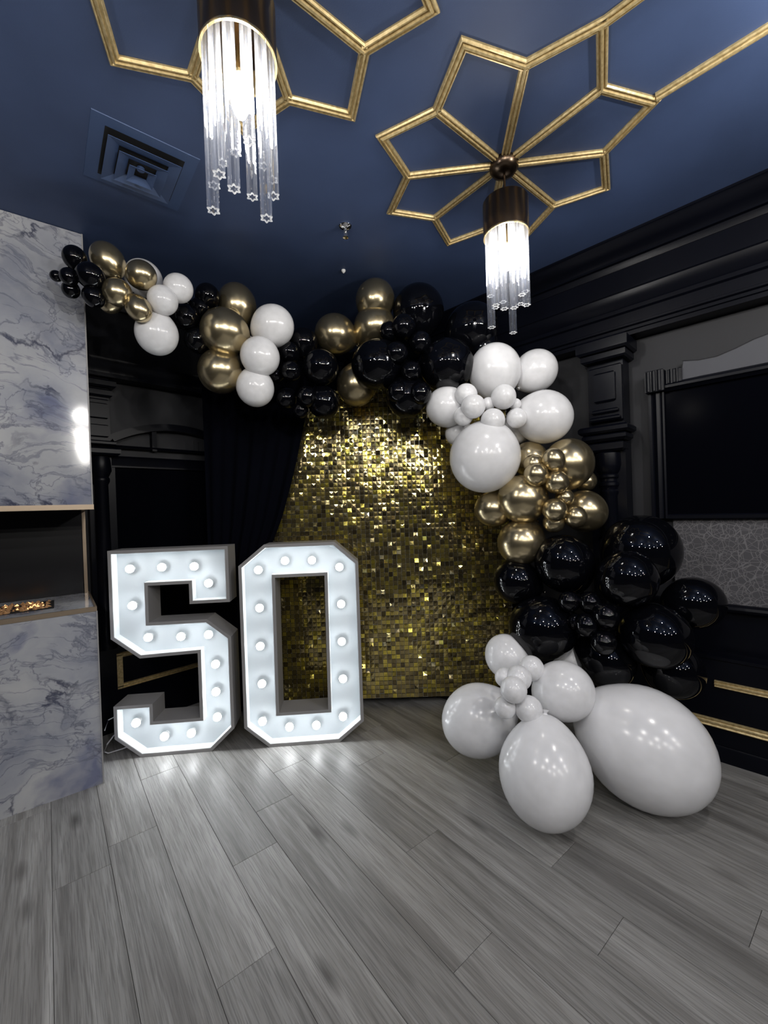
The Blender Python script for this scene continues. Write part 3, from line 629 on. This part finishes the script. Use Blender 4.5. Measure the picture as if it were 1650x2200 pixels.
# ------------------------------------------------------------------ balloons: centre, radius, axis, stretch, label
BAL = [
    ('black', 0.418, 2.465, 2.661, 0.0519, 0.01, -0.12, 0.99, 1.08, 'small black balloon in front of the marble, topmost at the garland tip'),
    ('black', 0.355, 2.541, 2.583, 0.026, -0.73, 0.68, -0.05, 1.08, 'tiniest black balloon at the far left tip of the garland'),
    ('black', 0.387, 2.425, 2.544, 0.0392, -0.12, -0.47, -0.87, 1.08, 'small black balloon just right of the tiny tip balloon'),
    ('black', 0.462, 2.378, 2.556, 0.0602, 0.56, -0.77, -0.31, 1.08, 'biggest black balloon of the tip cluster, below the tall gold one'),
    ('black', 0.401, 2.481, 2.51, 0.0384, -0.21, 0.09, -0.97, 1.08, 'small black balloon under the left tip, lowest over the marble'),
    ('black', 0.478, 2.404, 2.472, 0.0492, 0.41, -0.47, -0.78, 1.08, 'small black balloon at the lower edge of the tip, beside gold'),
    ('gold', 0.555, 2.456, 2.699, 0.0764, -0.4, 0.35, 0.85, 1.2, 'tall oval chrome gold balloon at the top left of the garland'),
    ('gold', 0.665, 2.317, 2.607, 0.069, 0.41, -0.9, 0.15, 1.05, 'round chrome gold balloon in front of a half hidden white one'),
    ('gold', 0.568, 2.356, 2.504, 0.0654, -0.42, -0.55, -0.72, 1.05, 'chrome gold balloon in the middle of the leftmost gold cluster'),
    ('gold', 0.563, 2.474, 2.501, 0.0546, -0.46, 0.46, -0.76, 1.08, 'mostly hidden chrome gold balloon at the bottom of the leftmost gold cluster'),
    ('gold', 0.647, 2.319, 2.438, 0.0586, 0.31, -0.43, -0.85, 1.22, 'small oval chrome gold balloon hanging above the low white balloon'),
    ('white', 0.718, 2.462, 2.669, 0.0917, -0.55, 0.32, 0.77, 1.05, 'white balloon half hidden behind the round chrome gold one'),
    ('white', 0.838, 2.314, 2.6, 0.0724, 0.42, -0.88, 0.21, 1.05, 'white balloon at the right of the leftmost white cluster'),
    ('white', 0.758, 2.308, 2.509, 0.0725, -0.2, -0.85, -0.49, 1.05, 'small white balloon in the middle of the leftmost white cluster'),
    ('white', 0.752, 2.397, 2.368, 0.1049, -0.06, -0.03, -1.0, 1.08, 'large white balloon hanging lowest in the leftmost white cluster'),
    ('black', 1.031, 2.404, 2.658, 0.067, 0.3, -0.29, 0.91, 1.05, 'black balloon behind the upper oval gold one, highest of its cluster'),
    ('black', 0.919, 2.43, 2.513, 0.0679, -0.95, -0.21, -0.22, 1.05, 'black balloon right of the low white balloon, between white and gold'),
    ('black', 1.0, 2.434, 2.59, 0.0568, 0.19, -0.18, 0.97, 1.05, 'black balloon squeezed between white and the large front gold balloon'),
    ('black', 0.984, 2.449, 2.408, 0.0732, -0.04, 0.03, -1.0, 1.05, 'low black balloon at the left of the stacked gold pair'),
    ('black', 0.932, 2.474, 2.61, 0.0381, -0.55, 0.28, 0.79, 1.05, 'tiny black balloon tucked beside the small right white balloon'),
    ('gold', 1.212, 2.407, 2.664, 0.1124, -0.06, 0.12, 0.99, 1.15, 'chrome gold balloon rising behind the large front gold one'),
    ('gold', 1.098, 2.335, 2.446, 0.133, -0.96, -0.23, 0.15, 1.05, 'large chrome gold balloon in front, middle of three stacked'),
    ('gold', 1.1, 2.415, 2.247, 0.1274, -0.51, 0.24, -0.83, 1.05, 'chrome gold balloon lowest of the stack of three'),
    ('white', 1.333, 2.213, 2.507, 0.1204, 0.58, -0.72, 0.38, 1.05, 'white balloon at upper right of the second white cluster'),
    ('white', 1.234, 2.197, 2.301, 0.1097, 0.11, -0.79, -0.6, 1.05, 'white balloon in the middle of the second white cluster'),
    ('white', 1.24, 2.275, 2.142, 0.1081, 0.09, -0.29, -0.95, 1.05, 'white balloon hanging at the bottom of the second white cluster'),
    ('black', 1.443, 2.216, 2.379, 0.0635, -0.72, 0.05, 0.69, 1.05, 'small black balloon right beside the upper right white balloon'),
    ('black', 1.425, 2.176, 2.251, 0.0601, -0.95, -0.25, -0.2, 1.05, 'small black balloon in the middle left of the dark cluster by the sequins'),
    ('black', 1.575, 2.082, 2.28, 0.1078, 0.21, -0.98, 0.03, 1.05, 'largest black balloon of the dark cluster left of the sequin top'),
    ('black', 1.554, 2.219, 2.467, 0.0896, 0.03, 0.05, 1.0, 1.05, 'black balloon on top of the dark cluster, left of a gold one'),
    ('black', 1.382, 2.275, 2.242, 0.0464, -0.91, 0.37, -0.19, 1.05, 'tiny black balloon against the middle white balloon'),
    ('black', 1.433, 2.251, 2.103, 0.062, -0.54, 0.2, -0.82, 1.05, 'small black balloon at the lower left of the dark cluster'),
    ('black', 1.507, 2.134, 2.102, 0.0616, -0.21, -0.38, -0.9, 1.05, 'small black balloon low in the middle of the dark cluster'),
    ('black', 1.505, 2.206, 2.033, 0.0479, -0.17, -0.01, -0.98, 1.05, 'tiny black balloon lowest in the dark cluster, by the drape top'),
    ('black', 1.62, 2.121, 2.082, 0.0999, 0.32, -0.39, -0.87, 1.05, 'black balloon overhanging the top left corner of the gold sequins'),
    ('gold', 1.923, 1.937, 2.747, 0.1255, 0.12, -0.43, 0.89, 1.05, 'chrome gold balloon at the very top of the middle of the garland'),
    ('gold', 1.75, 2.137, 2.545, 0.1281, -0.83, 0.5, 0.23, 1.06, 'chrome gold balloon left in the middle gold group'),
    ('gold', 1.928, 1.959, 2.585, 0.131, 0.3, -0.73, 0.61, 1.05, 'chrome gold balloon directly beneath the topmost one'),
    ('gold', 1.836, 2.047, 2.214, 0.1309, -0.18, -0.02, -0.98, 1.06, 'chrome gold balloon low over the sequin top, behind black'),
    ('black', 2.118, 1.741, 2.666, 0.164, 0.24, 0.01, 0.97, 1.05, 'large black balloon at the top of the middle black cluster'),
    ('black', 1.841, 1.845, 2.29, 0.1549, -0.76, 0.64, -0.12, 1.08, 'large black balloon at the left of the middle black cluster'),
    ('black', 2.105, 1.524, 2.262, 0.1574, 0.31, -0.92, -0.23, 1.05, 'large black balloon at the right of the middle black cluster, touching white'),
    ('black', 1.897, 1.677, 2.485, 0.0705, -0.6, -0.27, 0.75, 1.05, 'small black balloon highest in the inner middle cluster'),
    ('black', 1.865, 1.767, 2.477, 0.0574, -0.72, 0.12, 0.69, 1.05, 'small black balloon in front of the gold one, upper left of inner cluster'),
    ('black', 1.965, 1.608, 2.387, 0.0652, -0.42, -0.79, 0.44, 1.05, 'small black balloon right of the inner cluster, under the top large one'),
    ('black', 1.848, 1.696, 2.321, 0.0679, -0.98, -0.22, 0.03, 1.05, 'small black balloon in front of the left large black one'),
    ('black', 1.906, 1.638, 2.213, 0.0598, -0.67, -0.52, -0.53, 1.05, 'small black balloon between the two large black ones'),
    ('black', 1.871, 1.713, 2.1, 0.0668, -0.6, -0.09, -0.8, 1.05, 'small black balloon at lower left above the sequins, middle cluster'),
    ('black', 1.941, 1.602, 2.081, 0.0659, -0.32, -0.48, -0.82, 1.05, 'small black balloon at lower right above the sequins, middle cluster'),
    ('black', 1.961, 1.723, 2.09, 0.1276, -0.31, -0.06, -0.95, 1.05, 'black balloon at the bottom of the middle cluster, over the sequins'),
    ('black', 2.306, 1.467, 2.515, 0.1604, 0.63, -0.62, 0.46, 1.05, 'large black balloon behind the glass tubes of the right pendant'),
    ('black', 2.357, 1.414, 2.392, 0.098, 0.7, -0.7, 0.17, 1.05, 'dim black balloon just above the top white balloon'),
    ('white', 2.293, 1.307, 2.206, 0.1549, -0.17, -0.07, 0.98, 1.06, 'white balloon at the top of the big white flower cluster'),
    ('white', 2.524, 1.161, 2.217, 0.1286, 0.56, -0.47, 0.68, 1.05, 'white balloon at the upper right of the big white flower cluster'),
    ('white', 2.453, 1.088, 1.913, 0.1574, 0.44, -0.86, -0.26, 1.06, 'white balloon at the right of the big white flower cluster'),
    ('white', 2.147, 1.306, 1.684, 0.2011, -0.52, -0.05, -0.85, 1.06, 'largest white balloon hanging in front of the sequins'),
    ('white', 2.1, 1.526, 2.006, 0.1226, -0.75, 0.66, 0.07, 1.05, 'white balloon at the left of the flower cluster, over the sequins'),
    ('white', 2.194, 1.516, 1.857, 0.0785, -0.51, 0.72, -0.47, 1.05, 'white balloon peeking out at left behind the largest hanging one'),
    ('white', 2.446, 1.264, 1.859, 0.0832, 0.63, -0.32, -0.7, 1.05, 'white balloon hidden between the right and the largest hanging one'),
    ('white', 2.082, 1.375, 2.045, 0.0639, -0.95, 0.2, 0.23, 1.05, 'small white balloon highest at left of the flower centre'),
    ('white', 2.057, 1.314, 1.962, 0.0679, -1.0, -0.03, -0.08, 1.05, 'small white balloon in front at left of the flower centre'),
    ('white', 2.197, 1.203, 2.014, 0.0704, -0.74, -0.65, 0.16, 1.05, 'small white balloon at top right of the flower centre'),
    ('white', 2.115, 1.228, 1.875, 0.0672, -0.83, -0.36, -0.42, 1.05, 'small white balloon at the bottom of the flower centre'),
    ('white', 2.265, 1.162, 1.896, 0.0574, -0.34, -0.82, -0.45, 1.05, 'small white balloon at the right of the flower centre'),
    ('white', 2.067, 1.389, 1.922, 0.0559, -0.95, 0.24, -0.22, 1.05, 'small white balloon at lower left of the flower centre'),
    ('white', 2.17, 1.286, 1.987, 0.0388, -0.98, -0.22, 0.01, 1.05, 'tiny white balloon deep in the middle of the flower centre'),
    ('white', 2.281, 1.176, 1.981, 0.033, -0.33, -0.94, -0.02, 1.05, 'tiny white balloon half hidden at right of the flower centre'),
    ('gold', 2.506, 0.976, 1.622, 0.1439, 0.02, -0.39, 0.92, 1.06, 'large chrome gold balloon at upper right, below the white flower'),
    ('gold', 2.276, 1.146, 1.43, 0.1393, -0.94, 0.35, 0.06, 1.05, 'large chrome gold balloon at left below the largest white one'),
    ('gold', 2.248, 1.316, 1.379, 0.1071, -0.7, 0.7, -0.1, 1.1, 'chrome gold balloon at far left of the right gold cluster, over sequins'),
    ('gold', 2.292, 1.171, 1.182, 0.1328, -0.63, 0.33, -0.7, 1.05, 'chrome gold balloon at the bottom of the right gold cluster'),
    ('gold', 2.565, 0.913, 1.347, 0.1221, 0.36, -0.85, -0.39, 1.05, 'chrome gold balloon at the far right of the right gold cluster'),
    ('gold', 2.438, 1.171, 1.666, 0.1067, -0.23, 0.39, 0.89, 1.05, 'chrome gold balloon tucked between the white balloons and gold cluster'),
    ('gold', 2.681, 0.941, 1.526, 0.0625, 0.74, -0.5, 0.45, 1.05, 'chrome gold balloon peeking out behind the upper right large one'),
    ('gold', 2.29, 0.966, 1.633, 0.062, -0.43, 0.05, 0.9, 1.12, 'small chrome gold balloon topmost of the gold centre'),
    ('gold', 2.229, 1.04, 1.559, 0.0654, -0.88, -0.07, 0.46, 1.05, 'small chrome gold balloon in front at left of the gold centre'),
    ('gold', 2.297, 0.957, 1.513, 0.0646, -0.82, -0.42, 0.39, 1.05, 'small chrome gold balloon in the middle of the gold centre'),
    ('gold', 2.279, 1.075, 1.621, 0.0564, -0.74, 0.04, 0.68, 1.05, 'small chrome gold balloon behind at the upper left of the gold centre'),
    ('gold', 2.365, 0.944, 1.429, 0.0499, -0.76, -0.65, 0.07, 1.05, 'tiny chrome gold balloon between upper and lower halves of gold centre'),
    ('gold', 2.275, 0.963, 1.362, 0.0645, -0.89, -0.39, -0.22, 1.05, 'small chrome gold balloon at lower left of the gold centre'),
    ('gold', 2.363, 0.889, 1.322, 0.0616, -0.58, -0.72, -0.39, 1.05, 'small chrome gold balloon at lower right of the gold centre'),
    ('gold', 2.319, 0.989, 1.294, 0.058, -0.79, -0.32, -0.53, 1.05, 'small chrome gold balloon lowest in the gold centre'),
    ('black', 2.335, 0.943, 1.063, 0.1559, -0.39, 0.3, 0.87, 1.06, 'large black balloon under the lowest gold one, top left of the lower cluster'),
    ('black', 2.318, 0.634, 1.01, 0.1381, -0.41, -0.66, 0.63, 1.06, 'large black balloon in the upper middle of the lower black cluster'),
    ('black', 2.571, 0.636, 1.12, 0.1941, 0.3, -0.54, 0.79, 1.05, 'huge black balloon behind at the top right of the lower cluster'),
    ('black', 2.259, 1.188, 0.953, 0.1291, -0.46, 0.81, 0.37, 1.05, 'black balloon at the left of the lower cluster, beside the sequins'),
    ('black', 2.201, 1.017, 0.728, 0.1722, -0.81, 0.53, -0.24, 1.06, 'large black balloon at lower left, above the white base'),
    ('black', 2.371, 0.536, 0.738, 0.1556, -0.24, -0.95, -0.19, 1.06, 'large black balloon at the right front of the lower cluster'),
    ('black', 2.585, 0.408, 0.874, 0.1279, 0.58, -0.8, 0.17, 1.1, 'black balloon farthest right, beside the patterned wallpaper'),
    ('black', 2.349, 0.755, 0.575, 0.1419, 0.31, -0.82, -0.48, 1.05, 'black balloon low in the middle, above the huge white one'),
    ('black', 2.524, 0.494, 0.534, 0.1371, 0.16, -0.79, -0.59, 1.05, 'dim black balloon at lower right, near the gold wall moulding'),
    ('black', 2.184, 0.865, 0.892, 0.0527, -0.95, 0.05, 0.32, 1.05, 'small black balloon leftmost of the inner lower cluster'),
    ('black', 2.218, 0.775, 0.893, 0.0558, -0.89, -0.29, 0.35, 1.05, 'small black balloon at the top of the inner lower cluster'),
    ('black', 2.208, 0.7, 0.839, 0.0626, -0.84, -0.53, 0.13, 1.05, 'small black balloon at the right of the inner lower cluster'),
    ('black', 2.181, 0.783, 0.787, 0.0597, -0.97, -0.25, -0.05, 1.05, 'small black balloon in the middle of the inner lower cluster'),
    ('black', 2.186, 0.707, 0.715, 0.0597, -0.84, -0.46, -0.27, 1.05, 'small black balloon at the bottom of the inner lower cluster'),
    ('black', 2.185, 0.836, 0.794, 0.0424, -1.0, -0.06, -0.03, 1.05, 'tiny black balloon at lower left of the inner lower cluster'),
    ('white', 2.041, 1.147, 0.584, 0.1127, -0.15, 0.53, 0.84, 1.08, 'white balloon behind at the top left of the base cluster'),
    ('white', 1.856, 1.216, 0.296, 0.1758, -0.58, 0.68, -0.45, 1.1, 'white balloon at the left of the base cluster, near the number zero'),
    ('white', 1.989, 0.831, 0.508, 0.1362, -0.01, -0.88, 0.48, 1.05, 'white balloon at the upper right of the base cluster'),
    ('white', 1.725, 0.81, 0.251, 0.1893, -0.31, -0.1, -0.94, 1.12, 'large oval white balloon standing on the floor at the front'),
    ('white', 2.195, 0.552, 0.266, 0.2598, 0.31, -0.82, -0.48, 1.12, 'huge white balloon lying on the floor at the right'),
    ('white', 2.325, 0.919, 0.542, 0.0925, 0.94, -0.14, 0.31, 1.05, 'white balloon hidden behind black and white at the top of the base'),
    ('white', 1.697, 0.926, 0.583, 0.0573, -0.88, -0.13, 0.46, 1.05, 'small white balloon in front of the base centre'),
    ('white', 1.771, 0.937, 0.609, 0.0551, -0.77, -0.12, 0.62, 1.05, 'small white balloon upper middle of the base centre'),
    ('white', 1.704, 0.974, 0.487, 0.0478, -0.98, 0.01, 0.19, 1.05, 'small white balloon lowest at left of the base centre'),
    ('white', 1.759, 0.89, 0.485, 0.0592, -0.92, -0.32, 0.21, 1.05, 'small white balloon at lower right of the base centre'),
    ('white', 1.906, 0.943, 0.612, 0.0579, -0.42, -0.13, 0.9, 1.05, 'small white balloon at the top of the base centre, under black'),
    ('white', 1.759, 1.005, 0.597, 0.0435, -0.81, 0.12, 0.58, 1.05, 'small white balloon at upper left of the base centre'),
]
def balloon_mesh(name, mt):
    prof = []
    n = 22
    for i in range(n + 1):
        a = math.pi * i / n; z = math.cos(a); r = math.sin(a)
        k = max(0.0, -z); r *= 1 - 0.10 * k ** 2; zz = z * (1 + 0.09 * k ** 3)
        if i == 0: r = 0.002
        if i == n: r = 0.07; zz = -1.075
        prof.append((r, zz))
    prof += [(0.045, -1.10), (0.05, -1.12), (0.085, -1.15), (0.09, -1.165), (0.02, -1.165)]
    return MB().lathe(list(reversed(prof)), (0, 0, 0), 32).mesh(name, mt, True)
BM = {c: balloon_mesh(c + '_balloon', M[c]) for c in ('black', 'white', 'gold')}
GROUP = {'black': 'black balloons of the garland', 'white': 'white balloons of the garland', 'gold': 'chrome gold balloons of the garland'}
for c, x, y, z, r, ax, ay, az, stx, lab in BAL:
    o = bpy.data.objects.new('balloon', BM[c]); COL.objects.link(o)
    o.location = (x, y, z); o.rotation_mode = 'QUATERNION'; o.rotation_quaternion = Vector((ax, ay, az)).to_track_quat('Z', 'Y')
    o.scale = (r, r, r * stx)
    tag(o, lab, 'balloon', GROUP[c])
